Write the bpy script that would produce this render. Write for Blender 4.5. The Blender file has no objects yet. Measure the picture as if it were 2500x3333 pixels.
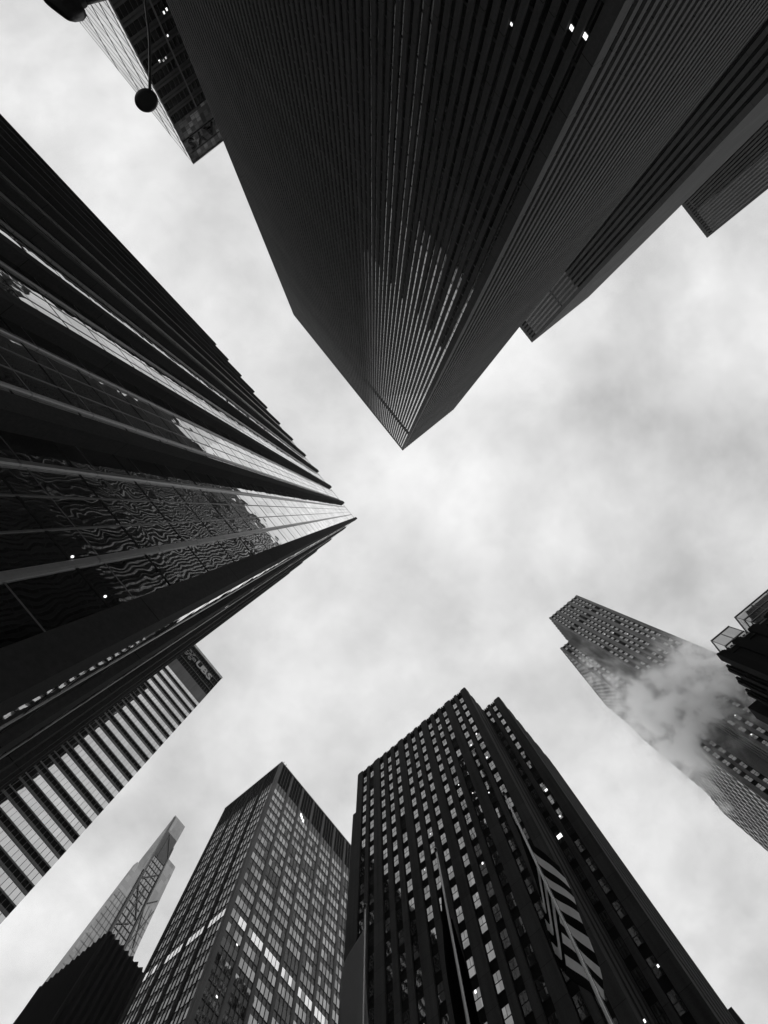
import bpy, bmesh, math, random
from mathutils import Vector, Matrix
random.seed(11)
S = bpy.context.scene
COL = S.collection
R = math.radians

# ---------------------------------------------------------------- camera
# world: X runs along the avenue, Y across it, Z up; the photographer looks (almost) straight up
CAMZ = 1.6
F_PX, CX, CY, ZU, ZV, AZ = 1400.0, 1250.0, 1666.5, 1213.8, 1662.1, R(51.1)
zc = Vector((ZU - CX, ZV - CY, F_PX)).normalized()
ec = (Vector((1, 0, 0)) - zc[0] * zc).normalized(); gc = zc.cross(ec)
yc = math.cos(AZ) * ec + math.sin(AZ) * gc
xc = math.cos(AZ - math.pi / 2) * ec + math.sin(AZ - math.pi / 2) * gc
cam = bpy.data.cameras.new('camera'); camo = bpy.data.objects.new('camera', cam); COL.objects.link(camo)
right = Vector((xc[0], yc[0], zc[0])); down = Vector((xc[1], yc[1], zc[1])); fwd = Vector((xc[2], yc[2], zc[2]))
camo.matrix_world = Matrix((right, -down, -fwd)).transposed().to_4x4()
camo.location = (0, 0, CAMZ)
cam.sensor_fit = 'VERTICAL'; cam.sensor_height = 36.0; cam.lens = 36.0 * F_PX / 3333.0
cam.clip_start = 0.05; cam.clip_end = 6000
S.camera = camo

def proj(x, y, z):
    v = Vector((x, y, z - CAMZ)); d = v.dot(fwd)
    if d <= 0: return None
    return CX + F_PX * v.dot(right) / d, CY + F_PX * v.dot(down) / d

def W(u, v, h):
    """world X, Y of a direction of the photograph at height h above the eye"""
    p = xc * 0 + Vector((u - CX, v - CY, F_PX)); p = p / p.dot(zc)
    return p.dot(xc) * h, p.dot(yc) * h

# ---------------------------------------------------------------- world, sun, exposure
world = bpy.data.worlds.new('World'); S.world = world; world.use_nodes = True
nt = world.node_tree; N = nt.nodes; L = nt.links
bg = N['Background']
sky = N.new('ShaderNodeTexSky'); sky.sky_type = 'NISHITA'; sky.sun_disc = False
sky.sun_elevation = R(52); sky.sun_rotation = R(205)
bw = N.new('ShaderNodeRGBToBW'); L.new(sky.outputs[0], bw.inputs[0])
def wn(t, **k):
    n = N.new(t)
    for a, b in k.items(): setattr(n, a, b)
    return n
def wmath(op, a, b=None, c=None):
    n = N.new('ShaderNodeMath'); n.operation = op
    for i, v in enumerate((a, b, c)):
        if v is None: continue
        if isinstance(v, (int, float)): n.inputs[i].default_value = v
        else: L.new(v, n.inputs[i])
    return n.outputs[0]
tc = wn('ShaderNodeTexCoord'); sx = wn('ShaderNodeSeparateXYZ'); L.new(tc.outputs['Generated'], sx.inputs[0])
zz = wmath('MAXIMUM', sx.outputs[2], 0.12)
px = wmath('DIVIDE', sx.outputs[0], zz); py = wmath('DIVIDE', sx.outputs[1], zz)
cmb = wn('ShaderNodeCombineXYZ'); L.new(px, cmb.inputs[0]); L.new(py, cmb.inputs[1]); cmb.inputs[2].default_value = 3.7
def wnoise(scale, detail, rough, dist, seed):
    m = wn('ShaderNodeMapping'); m.inputs['Location'].default_value = seed; L.new(cmb.outputs[0], m.inputs[0])
    n = wn('ShaderNodeTexNoise'); n.inputs['Scale'].default_value = scale; n.inputs['Detail'].default_value = detail
    n.inputs['Roughness'].default_value = rough; n.inputs['Distortion'].default_value = dist
    L.new(m.outputs[0], n.inputs[0]); return n.outputs[0]
n1 = wnoise(3.0, 6, 0.55, 0.15, (4.1, 1.3, 0)); n3 = wnoise(8.0, 8, 0.55, 0.1, (1.1, 9.3, 4)); n2 = wnoise(1.0, 2, 0.5, 0.3, (0.4, 7.7, 2.0))
cl = wmath('ADD', wmath('MULTIPLY', wmath('SUBTRACT', n1, 0.5), 0.75), wmath('MULTIPLY', wmath('SUBTRACT', n2, 0.5), 0.30))
cl = wmath('ADD', wmath('ADD', cl, 0.775), wmath('MULTIPLY', wmath('SUBTRACT', n3, 0.5), 0.30))
# broad lighter and darker regions of the cloud deck (direction u,v of the photograph, radius, amount)
for u, v, r, a in ((1950, 1350, 420, -0.04), (2380, 1750, 420, -0.12), (1700, 1500, 260, 0.10), (1420, 1620, 220, 0.10), (1820, 1740, 130, 0.14),
                   (1250, 2050, 300, 0.05), (1850, 2900, 500, 0.04), (2150, 1250, 200, -0.06), (300, 250, 500, -0.02), (800, 900, 300, 0.0),
                   (1650, 1120, 200, 0.08), (2350, 900, 250, 0.05), (2050, 2150, 200, -0.05), (700, 2500, 260, 0.0), (2450, 1330, 90, 0.06)):
    x0, y0 = W(u, v, 1.0); rr = r / F_PX
    d = wmath('ADD', wmath('POWER', wmath('SUBTRACT', px, x0), 2.0), wmath('POWER', wmath('SUBTRACT', py, y0), 2.0))
    g = wmath('EXPONENT', wmath('MULTIPLY', d, -1.0 / (rr * rr)))
    cl = wmath('ADD', cl, wmath('MULTIPLY', g, a))
cl = wmath('MULTIPLY', cl, 10.0)
mixc = wn('ShaderNodeMix', data_type='FLOAT'); mixc.inputs[0].default_value = 0.93
L.new(bw.outputs[0], mixc.inputs[2]); L.new(cl, mixc.inputs[3])
L.new(mixc.outputs[0], bg.inputs['Color']); bg.inputs['Strength'].default_value = 0.1

sun = bpy.data.lights.new('sun', 'SUN'); suno = bpy.data.objects.new('sun', sun); COL.objects.link(suno)
sun.energy = 0.5; sun.angle = R(100); sun.color = (1, 1, 1)
sdir = Vector((0.35, 0.62, 1.0)).normalized()     # towards the sun
suno.rotation_euler = sdir.to_track_quat('Z', 'Y').to_euler()
S.view_settings.view_transform = 'Standard'; S.view_settings.look = 'None'
S.view_settings.exposure = 0.0; S.view_settings.gamma = 1.0; S.view_settings.use_curve_mapping = False
S.cycles.max_bounces = 20; S.cycles.diffuse_bounces = 3; S.cycles.glossy_bounces = 4
S.cycles.volume_bounces = 16; S.cycles.volume_step_rate = 1.0; S.cycles.volume_max_steps = 128
S.cycles.sample_clamp_indirect = 4.0

# ---------------------------------------------------------------- materials
def newmat(name):
    m = bpy.data.materials.new(name); m.use_nodes = True
    return m, m.node_tree.nodes, m.node_tree.links, m.node_tree.nodes['Principled BSDF']

def nmath(n, l, op, a, b=None):
    q = n.new('ShaderNodeMath'); q.operation = op
    for i, v in enumerate((a, b)):
        if v is None: continue
        if isinstance(v, (int, float)): q.inputs[i].default_value = v
        else: l.new(v, q.inputs[i])
    return q.outputs[0]

def stone(name, g, rough=0.7, var=0.25, scale=0.25, joint=0.0, jw=0.03, joff=0.0, speck=0.25, spec=0.02, streak=0.3):
    """grey stone or painted metal: large tonal drift, vertical rain streaks, fine speckle, horizontal joints every `joint` metres"""
    m, n, l, b = newmat(name)
    t = n.new('ShaderNodeNewGeometry')
    def noise(sc, detail, vs):
        mp = n.new('ShaderNodeMapping'); mp.inputs['Scale'].default_value = vs
        l.new(t.outputs['Position'], mp.inputs[0])
        q = n.new('ShaderNodeTexNoise'); q.inputs['Scale'].default_value = sc; q.inputs['Detail'].default_value = detail
        l.new(mp.outputs[0], q.inputs[0]); return q.outputs[0]
    a = noise(scale, 4, (1, 1, 0.5)); s = noise(6.0, 3, (1, 1, 1)); st = noise(1.6, 3, (1, 1, 0.03))
    v = nmath(n, l, 'ADD', 1.0, nmath(n, l, 'MULTIPLY', nmath(n, l, 'SUBTRACT', a, 0.5), var * 2))
    v = nmath(n, l, 'ADD', v, nmath(n, l, 'MULTIPLY', nmath(n, l, 'SUBTRACT', s, 0.5), speck * 2))
    v = nmath(n, l, 'ADD', v, nmath(n, l, 'MULTIPLY', nmath(n, l, 'SUBTRACT', st, 0.5), streak * 2))
    if joint:
        sp = n.new('ShaderNodeSeparateXYZ'); l.new(t.outputs['Position'], sp.inputs[0])
        fr = nmath(n, l, 'FRACT', nmath(n, l, 'DIVIDE', nmath(n, l, 'ADD', sp.outputs[2], joff), joint))
        jn = nmath(n, l, 'LESS_THAN', fr, jw / joint)
        v = nmath(n, l, 'MULTIPLY', v, nmath(n, l, 'SUBTRACT', 1.0, nmath(n, l, 'MULTIPLY', jn, 0.75)))
        fl = n.new('ShaderNodeTexWhiteNoise'); fl.noise_dimensions = '1D'
        l.new(nmath(n, l, 'FLOOR', nmath(n, l, 'DIVIDE', nmath(n, l, 'ADD', sp.outputs[2], joff), joint)), fl.inputs['W'])
        v = nmath(n, l, 'MULTIPLY', v, nmath(n, l, 'ADD', 0.92, nmath(n, l, 'MULTIPLY', fl.outputs['Value'], 0.16)))
    v = nmath(n, l, 'MAXIMUM', nmath(n, l, 'MULTIPLY', v, g), 0.001)
    l.new(v, b.inputs['Base Color'])
    b.inputs['Roughness'].default_value = rough; b.inputs['Specular IOR Level'].default_value = spec
    bp = n.new('ShaderNodeBump'); bp.inputs['Strength'].default_value = 0.25; bp.inputs['Distance'].default_value = 0.02
    l.new(s, bp.inputs['Height']); l.new(bp.outputs[0], b.inputs['Normal'])
    return m

def glass(name, refl=1.0, floor=0.3, power=5.0, ior=2.0, body=0.01, warp=0.02, wscale=0.7, pane=(1.6, 1.6, 2.0), tilt=0.004, rough=0.02, blinds=0.0, rv=0.14):
    """dark office glazing: a mirror coat over a near-black room, each pane slightly bowed and out of plane"""
    m, n, l, b = newmat(name); n.remove(b)
    out = n['Material Output']
    g = n.new('ShaderNodeNewGeometry')
    dif = n.new('ShaderNodeBsdfDiffuse')
    glo = n.new('ShaderNodeBsdfGlossy'); glo.inputs['Roughness'].default_value = rough
    # per-pane id
    sc = n.new('ShaderNodeVectorMath'); sc.operation = 'DIVIDE'; l.new(g.outputs['Position'], sc.inputs[0]); sc.inputs[1].default_value = pane
    fl = n.new('ShaderNodeVectorMath'); fl.operation = 'FLOOR'; l.new(sc.outputs[0], fl.inputs[0])
    wn_ = n.new('ShaderNodeTexWhiteNoise'); wn_.noise_dimensions = '3D'; l.new(fl.outputs[0], wn_.inputs['Vector'])
    # tone of what is behind the glass
    tone = nmath(n, l, 'MULTIPLY', nmath(n, l, 'ADD', 0.4, nmath(n, l, 'MULTIPLY', wn_.outputs['Value'], 1.2)), body)
    if blinds:
        isb = nmath(n, l, 'GREATER_THAN', wn_.outputs['Value'], 1.0 - blinds)
        tone = nmath(n, l, 'ADD', tone, nmath(n, l, 'MULTIPLY', isb, 0.22))
    l.new(tone, dif.inputs['Color'])
    v = nmath(n, l, 'MULTIPLY', refl, nmath(n, l, 'ADD', 1.0 - rv, nmath(n, l, 'MULTIPLY', wn_.outputs['Value'], rv)))
    l.new(v, glo.inputs['Color'])
    # warped normal: noise offset per pane plus a tiny tilt per pane
    no = n.new('ShaderNodeTexNoise'); no.inputs['Scale'].default_value = wscale; no.inputs['Detail'].default_value = 1.5
    ad = n.new('ShaderNodeVectorMath'); ad.operation = 'MULTIPLY_ADD'
    l.new(wn_.outputs['Color'], ad.inputs[0]); ad.inputs[1].default_value = (7, 7, 7); l.new(g.outputs['Position'], ad.inputs[2])
    l.new(ad.outputs[0], no.inputs[0])
    def centred(col, k):
        a = n.new('ShaderNodeVectorMath'); a.operation = 'SUBTRACT'; l.new(col, a.inputs[0]); a.inputs[1].default_value = (0.5, 0.5, 0.5)
        c = n.new('ShaderNodeVectorMath'); c.operation = 'SCALE'; l.new(a.outputs[0], c.inputs[0]); c.inputs['Scale'].default_value = k
        return c.outputs[0]
    a1 = n.new('ShaderNodeVectorMath'); a1.operation = 'ADD'
    l.new(centred(no.outputs['Color'], warp), a1.inputs[0]); l.new(centred(wn_.outputs['Color'], tilt), a1.inputs[1])
    a2 = n.new('ShaderNodeVectorMath'); a2.operation = 'ADD'; l.new(a1.outputs[0], a2.inputs[0]); l.new(g.outputs['Normal'], a2.inputs[1])
    nm = n.new('ShaderNodeVectorMath'); nm.operation = 'NORMALIZE'; l.new(a2.outputs[0], nm.inputs[0])
    l.new(nm.outputs[0], glo.inputs['Normal'])
    mx = n.new('ShaderNodeMixShader')
    dt = n.new('ShaderNodeVectorMath'); dt.operation = 'DOT_PRODUCT'; l.new(g.outputs['Incoming'], dt.inputs[0]); l.new(g.outputs['Normal'], dt.inputs[1])
    fc = nmath(n, l, 'POWER', nmath(n, l, 'SUBTRACT', 1.0, nmath(n, l, 'MINIMUM', nmath(n, l, 'ABSOLUTE', dt.outputs['Value']), 1.0)), power)
    fc = nmath(n, l, 'ADD', floor, nmath(n, l, 'MULTIPLY', fc, 1.0 - floor))
    l.new(fc, mx.inputs[0]); l.new(dif.outputs[0], mx.inputs[1]); l.new(glo.outputs[0], mx.inputs[2])
    l.new(mx.outputs[0], out.inputs[0])
    return m

def emit(name, s):
    m, n, l, b = newmat(name)
    b.inputs['Base Color'].default_value = (0.8, 0.8, 0.8, 1)
    b.inputs['Emission Color'].default_value = (1, 1, 1, 1); b.inputs['Emission Strength'].default_value = s
    return m

M = dict(
    flute=stone('limestone_fin', 0.095, var=0.18, joint=4.0, jw=0.05, streak=0.25),
    flute_far=stone('limestone_fin_far', 0.10, var=0.15, joint=4.0, jw=0.04),
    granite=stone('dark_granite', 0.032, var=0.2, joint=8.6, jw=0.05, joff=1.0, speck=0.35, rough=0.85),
    rail=stone('metal_rail', 0.11, var=0.1, joint=4.3, jw=0.12, rough=0.35, spec=0.6),
    thin=stone('thin_mullion', 0.05, rough=0.4, spec=0.5),
    dark=stone('black_louvre', 0.008, rough=0.9, spec=0.1),
    interior=stone('dark_recess', 0.012, rough=0.8, spec=0.1),
    band=stone('spandrel_dark', 0.03, rough=0.35, spec=0.5, var=0.2, speck=0.1),
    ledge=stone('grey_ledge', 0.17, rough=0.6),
    parapet=stone('pale_parapet', 0.5, rough=0.6),
    cap=stone('roof_cap', 0.09),
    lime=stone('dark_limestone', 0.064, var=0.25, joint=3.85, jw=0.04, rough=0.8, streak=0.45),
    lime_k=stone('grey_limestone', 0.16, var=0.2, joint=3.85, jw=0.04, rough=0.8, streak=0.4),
    span=stone('cast_spandrel', 0.012, rough=0.7, var=0.3),
    black=stone('black_granite', 0.008, var=0.25, speck=0.3, rough=0.7),
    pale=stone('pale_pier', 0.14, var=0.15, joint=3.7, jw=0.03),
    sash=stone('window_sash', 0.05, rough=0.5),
    lamp=stone('lamp_metal', 0.02, rough=0.4, spec=0.5),
    pole=stone('flagpole_metal', 0.25, rough=0.25, spec=0.8, speck=0.1),
    asphalt=stone('asphalt', 0.05, rough=0.9, scale=0.5, speck=0.5),
    paving=stone('pavement_slab', 0.2, rough=0.85),
    roof=stone('roof_gravel', 0.15, rough=0.9),
    letter=stone('sign_letter_metal', 0.45, rough=0.4, speck=0.05),
    letter_dark=stone('sign_letter_dark', 0.04, rough=0.5),
    g_flute=glass('glass_strip', refl=1.0, floor=0.05, power=2.0, ior=2.2, warp=0.0015, wscale=0.5, pane=(1.4, 1.4, 4.0), tilt=0.0012),
    g_far=glass('glass_strip_far', refl=0.25, floor=0.3, ior=1.9, warp=0.004, pane=(1.8, 1.8, 4.0), tilt=0.004),
    panel=glass('flush_panel', refl=0.22, floor=0.45, warp=0.002, pane=(1.8, 1.8, 2.0), tilt=0.01, body=0.03),
    g_e=glass('tower_glass', refl=1.0, floor=0.04, power=2.1, ior=2.6, warp=0.045, wscale=0.8, pane=(1.7, 1.7, 4.3), tilt=0.006),
    g_crown=glass('crown_glass', refl=0.8, floor=0.85, ior=2.2, warp=0.004, pane=(1.7, 1.7, 4.3)),
    g_f=glass('ribbon_glass', refl=0.6, floor=0.8, ior=2.6, warp=0.006, pane=(1.1, 1.1, 3.95), tilt=0.006),
    g_d=glass('curtain_glass', refl=0.45, floor=0.3, ior=2.2, warp=0.004, pane=(1.5, 1.5, 1.55), tilt=0.01, body=0.2, blinds=0.1),
    g_dw=glass('curtain_glass_clear', refl=0.95, floor=0.92, ior=2.6, warp=0.004, pane=(5, 5, 4.0), tilt=0.003),
    g_i=glass('office_glass', rv=0.4, refl=0.62, floor=0.5, ior=2.1, warp=0.004, pane=(1.6, 1.6, 3.7), tilt=0.008, body=0.06),
    g_j=glass('sash_glass', rv=0.45, refl=0.55, floor=0.62, ior=2.3, warp=0.004, pane=(0.75, 3, 1.2), tilt=0.006, body=0.02),
    g_g=glass('pale_glass', refl=0.42, floor=0.5, ior=2.2, warp=0.01, pane=(3, 3, 3.6), tilt=0.02, body=0.12),
    g_l=glass('roof_glass', refl=0.6, floor=0.6, ior=2.0, warp=0.004, wscale=1.5, pane=(2, 2, 3), body=0.12),
    glow=emit('lit_lamp', 1.6), glow_soft=emit('lit_window', 0.5),
)

# ---------------------------------------------------------------- mesh helpers
class MB:
    def __init__(s): s.v = []; s.f = []; s.mi = []; s.mats = []
    def mat(s, m):
        if m not in s.mats: s.mats.append(m)
        return s.mats.index(m)
    def box(s, x0, x1, y0, y1, z0, z1, m):
        if x1 < x0: x0, x1 = x1, x0
        if y1 < y0: y0, y1 = y1, y0
        b = len(s.v); k = s.mat(m)
        s.v += [(x0, y0, z0), (x1, y0, z0), (x1, y1, z0), (x0, y1, z0), (x0, y0, z1), (x1, y0, z1), (x1, y1, z1), (x0, y1, z1)]
        for q in ((0, 3, 2, 1), (4, 5, 6, 7), (0, 1, 5, 4), (1, 2, 6, 5), (2, 3, 7, 6), (3, 0, 4, 7)):
            s.f.append(tuple(b + i for i in q)); s.mi.append(k)
    def poly(s, pts, m):
        b = len(s.v); s.v += [tuple(p) for p in pts]; s.f.append(tuple(range(b, b + len(pts)))); s.mi.append(s.mat(m))
    def prism(s, pts, z0, z1, m):
        """pts counter-clockwise in XY"""
        n = len(pts); b = len(s.v); k = s.mat(m)
        s.v += [(p[0], p[1], z0) for p in pts] + [(p[0], p[1], z1) for p in pts]
        s.f.append(tuple(b + n - 1 - i for i in range(n))); s.mi.append(k)
        s.f.append(tuple(b + n + i for i in range(n))); s.mi.append(k)
        for i in range(n):
            j = (i + 1) % n; s.f.append((b + i, b + j, b + n + j, b + n + i)); s.mi.append(k)
    def hexa(s, c, m):
        """8 corners: 4 bottom ccw, 4 top"""
        b = len(s.v); k = s.mat(m); s.v += [tuple(p) for p in c]
        for q in ((0, 3, 2, 1), (4, 5, 6, 7), (0, 1, 5, 4), (1, 2, 6, 5), (2, 3, 7, 6), (3, 0, 4, 7)):
            s.f.append(tuple(b + i for i in q)); s.mi.append(k)
    def bar(s, a, b_, r, m, n=10, r2=None):
        a = Vector(a); b_ = Vector(b_); d = (b_ - a).normalized(); r2 = r if r2 is None else r2
        u = d.orthogonal().normalized(); w = d.cross(u); o = len(s.v); k = s.mat(m)
        for p, rr in ((a, r), (b_, r2)):
            for i in range(n):
                t = 2 * math.pi * i / n; s.v.append(tuple(p + (u * math.cos(t) + w * math.sin(t)) * rr))
        for i in range(n):
            j = (i + 1) % n; s.f.append((o + i, o + j, o + n + j, o + n + i)); s.mi.append(k)
        s.f.append(tuple(o + n - 1 - i for i in range(n))); s.mi.append(k)
        s.f.append(tuple(o + n + i for i in range(n))); s.mi.append(k)
    def tube(s, pts, rad, m, n=12):
        pts = [Vector(p) for p in pts]; o = len(s.v); k = s.mat(m); N_ = len(pts)
        if not isinstance(rad, (list, tuple)): rad = [rad] * N_
        u = None
        for i, p in enumerate(pts):
            d = (pts[min(i + 1, N_ - 1)] - pts[max(i - 1, 0)]).normalized()
            u = d.orthogonal().normalized() if u is None else (u - d * u.dot(d)).normalized()
            w = d.cross(u)
            for j in range(n):
                t = 2 * math.pi * j / n; s.v.append(tuple(p + (u * math.cos(t) + w * math.sin(t)) * rad[i]))
        for i in range(N_ - 1):
            for j in range(n):
                q = (j + 1) % n; s.f.append((o + i * n + j, o + i * n + q, o + (i + 1) * n + q, o + (i + 1) * n + j)); s.mi.append(k)
        s.f.append(tuple(o + n - 1 - i for i in range(n))); s.mi.append(k)
        s.f.append(tuple(o + (N_ - 1) * n + i for i in range(n))); s.mi.append(k)
    def lathe(s, c, prof, m, n=28):
        o = len(s.v); k = s.mat(m)
        for r, z in prof:
            for j in range(n):
                t = 2 * math.pi * j / n; s.v.append((c[0] + r * math.cos(t), c[1] + r * math.sin(t), c[2] + z))
        for i in range(len(prof) - 1):
            for j in range(n):
                q = (j + 1) % n; s.f.append((o + i * n + j, o + i * n + q, o + (i + 1) * n + q, o + (i + 1) * n + j)); s.mi.append(k)
        s.f.append(tuple(o + n - 1 - i for i in range(n))); s.mi.append(k)
        s.f.append(tuple(o + (len(prof) - 1) * n + i for i in range(n))); s.mi.append(k)
    def build(s, name, parent=None, smooth=False):
        me = bpy.data.meshes.new(name); org = parent_origin(parent)
        me.from_pydata([(v[0] - org[0], v[1] - org[1], v[2] - org[2]) for v in s.v], [], s.f)
        for m in s.mats: me.materials.append(m)
        me.polygons.foreach_set('material_index', s.mi)
        if smooth: me.polygons.foreach_set('use_smooth', [True] * len(s.f))
        me.update()
        o = bpy.data.objects.new(name, me); COL.objects.link(o)
        if parent: o.parent = parent
        return o

def parent_origin(p):
    o = Vector((0, 0, 0))
    while p is not None: o += p.location; p = p.parent
    return o

def tag(o, label=None, cat=None, group=None, kind=None):
    for k, v in (('label', label), ('category', cat), ('group', group), ('kind', kind)):
        if v: o[k] = v
    return o
def thing(name, loc, label, cat, group=None):
    o = bpy.data.objects.new(name, None); COL.objects.link(o); o.location = loc
    return tag(o, label, cat, group)
def copies(parent, name, src, offsets):
    """copies of a part, sharing its mesh"""
    for dx, dy, dz in offsets:
        c = src.copy(); COL.objects.link(c); c.parent = parent; c.location = src.location + Vector((dx, dy, dz))

class Face:
    """one facade: u runs along it, d is depth outwards.  side is '-x', '+x', '-y' or '+y'; o = (x or y of the plane, u origin, u sign)"""
    def __init__(s, side, plane, u0, sgn=1): s.side = side; s.p = plane; s.u0 = u0; s.g = sgn
    def box(s, mb, u0, u1, z0, z1, d0, d1, m):
        a, b = s.u0 + s.g * u0, s.u0 + s.g * u1; q = 1 if s.side[0] == '+' else -1
        c, d = s.p + q * d0, s.p + q * d1
        if s.side[1] == 'x': mb.box(c, d, a, b, z0, z1, m)
        else: mb.box(a, b, c, d, z0, z1, m)
    def pt(s, u, z, d=0.0):
        a = s.u0 + s.g * u; q = 1 if s.side[0] == '+' else -1; c = s.p + q * d
        return (c, a, z) if s.side[1] == 'x' else (a, c, z)

def inframe(p, mrg=60):
    q = proj(*p)
    return q is not None and -mrg < q[0] < 2500 + mrg and -mrg < q[1] < 3333 + mrg
def dist(p): return (Vector(p) - Vector((0, 0, CAMZ))).length

def distribute(parent, name, items, limit=98, sub=None):
    """items: (point, fn(mb)). The nearest ones in view become parts, the rest one stuff part"""
    items = sorted(items, key=lambda it: (not inframe(it[0]), dist(it[0])))
    keep, rest = items[:limit], items[limit:]
    for p, fn in keep:
        mb = MB(); r = fn(mb); o = mb.build(name, parent)
        if sub and r: r.build(sub, o)
    if rest:
        mb = MB()
        for p, fn in rest:
            r = fn(mb)
            if r:
                b0 = len(mb.v); mb.v += r.v; mb.f += [tuple(b0 + i for i in f_) for f_ in r.f]; mb.mi += [mb.mat(r.mats[i]) for i in r.mi]
        o = mb.build(name, parent); o['kind'] = 'stuff'
Hh = lambda h: h + CAMZ

# ---------------------------------------------------------------- setting
def ground():
    mb = MB(); mb.poly([(-1500, -1500, 0), (1500, -1500, 0), (1500, 1500, 0), (-1500, 1500, 0)], M['asphalt'])
    tag(mb.build('road'), kind='structure')
    mb = MB()
    for x0, x1, y0, y1 in ((-52, 12, -200, 3.5), (-52, 12, 36, 130), (26, 160, -200, -6), (26, 160, 40, 200), (172, 300, -200, -6), (-200, -66, -60, 8), (-200, -66, 40, 140)):
        mb.box(x0, x1, y0, y1, -0.2, 0.14, M['paving'])
    tag(mb.build('pavement'), kind='structure')
    mb = MB()
    for k in range(-20, 40):
        for y in (12.0, 19.0, 26.0): mb.poly([(k * 9, y, 0.004), (k * 9 + 3, y, 0.004), (k * 9 + 3, y + 0.15, 0.004), (k * 9, y + 0.15, 0.004)], M['letter'])
    tag(mb.build('lane_marking'), kind='structure')
ground()

# ---------------------------------------------------------------- fluted towers
def fluted(name, label, x0, x1, y0, y1, h, nw, ns, pier, depth, gm, fm, corner, lou=None, flat=None):
    """x0: facade facing -X (pitch nw), y1: facade facing +Y (pitch ns)"""
    H = Hh(h)
    t = thing(name, ((x0 + x1) / 2, (y0 + y1) / 2, 0), label, 'skyscraper', 'fluted towers in a row along the avenue')
    mb = MB(); mb.box(x0 + depth + 0.12, x1, y0, y1 - depth - 0.12, 0, H - 0.6, M['interior'])
    mb.box(x0 + depth + 0.5, x1 - 0.5, y0 + 0.5, y1 - depth - 0.5, H - 0.6, H - 0.5, M['roof'])
    mb.box(x1 - 0.02, x1 + 0.01, y0, y1 - depth, 0, H, fm)
    for k in range(int((x1 - x0 - 1) / 1.6)): mb.box(x0 + 0.6 + 1.6 * k, x0 + 1.4 + 1.6 * k, y0 - 0.25, y0 + 0.02, 0, H, fm)
    mb.build('core_wall', t)
    fw = Face('-x', x0 + depth, y1 - depth, -1); Lw = y1 - depth - y0
    fs = Face('+y', y1 - depth, x0 + depth, 1); Ls = x1 - x0 - depth
    # corner pier
    mb = MB(); mb.box(x0, x0 + depth + corner[1], y1 - corner[0], y1, 0, H, fm); mb.build('corner_pier', t)
    piers, strips = [], []
    def run(f, L_, n, c0):
        p = (L_ - c0) / n
        for i in range(n):
            u = c0 + p * (i + 1) - pier
            piers.append((f.pt(u, H * 0.6), lambda mb, f=f, u=u: f.box(mb, u, u + pier, 0, H, 0.0, depth, fm)))
            a, b = u - (p - pier), u
            def strip(mb, f=f, a=a, b=b):
                f.box(mb, a, b, 0, H - 1.6, -0.1, 0.0, gm)
                z = 5.0
                while z < H - 4 and depth < 0.29:
                    f.box(mb, a, b, z, z + 0.22, 0.0, 0.025, M['band']); f.box(mb, a, b, z + 2.0, z + 2.07, 0.0, 0.02, M['band']); z += 4.0
                if lou:
                    f.box(mb, a, b, lou[0], lou[1], 0.0, 0.05, M['dark'])
                f.box(mb, a, b, H - 3.2, H - 1.9, 0.0, 0.04, M['dark'])
                if flat:
                    f.box(mb, a + 0.04, b - 0.04, flat[0], flat[2], 0.0, depth - 0.04, M['panel']); f.box(mb, a + 0.04, b - 0.04, flat[3], H - 1.6, 0.0, depth - 0.04, fm)
                    f.box(mb, a, b, flat[2], flat[3], 0.0, 0.06, M['dark'])
            strips.append((f.pt((a + b) / 2, H * 0.6), strip))
    run(fw, Lw, nw, corner[0] - depth); run(fs, Ls, ns, corner[1])
    distribute(t, 'pier', piers); distribute(t, 'window_strip', strips)
    mb = MB(); mb.box(x0 + 0.03, x0 + depth + 0.1, y0, y1 - depth - 0.02, H - 1.6, H - 0.05, M['cap'])
    mb.box(x0 + depth + 0.1, x1, y1 - depth + 0.02, y1 - 0.12, H - 1.6, H - 0.1, M['cap']); mb.build('parapet', t)
    return t
A = fluted('fluted_tower', 'tall dark fluted tower with close vertical fins, largest at the top of the view', 32.1, 66.8, -105.9, -14.8, 227, 71, 26, 0.60, 0.24, M['g_flute'], M['flute'], (1.25, 0.9), lou=(181, 186.5))
for z, y, s in ((31.2, -16.45, 1.0), (31.6, -17.72, 0.9), (35.0, -22.8, 0.6)):
    mb = MB(); mb.box(32.3, 32.33, y - s / 2 * 0.36, y + s / 2 * 0.36, z, z + 0.28 * s, M['glow']); mb.build('ceiling_light', A)
B = fluted('fluted_tower', 'fluted tower behind the largest one, with dark slots near its roof', 112.8, 149.1, -107, -15.2, 210, 50, 28, 0.95, 0.3, M['g_far'], M['flute_far'], (1.5, 0.9), flat=(176.5, 0, 204, 209))
Cb = fluted('fluted_tower', 'farthest fluted tower at the right edge, with a straight vertical edge against the sky', 183.7, 220, -107, -1.0, 180, 84, 28, 0.72, 0.3, M['g_far'], M['flute_far'], (0.9, 0.9))

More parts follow.
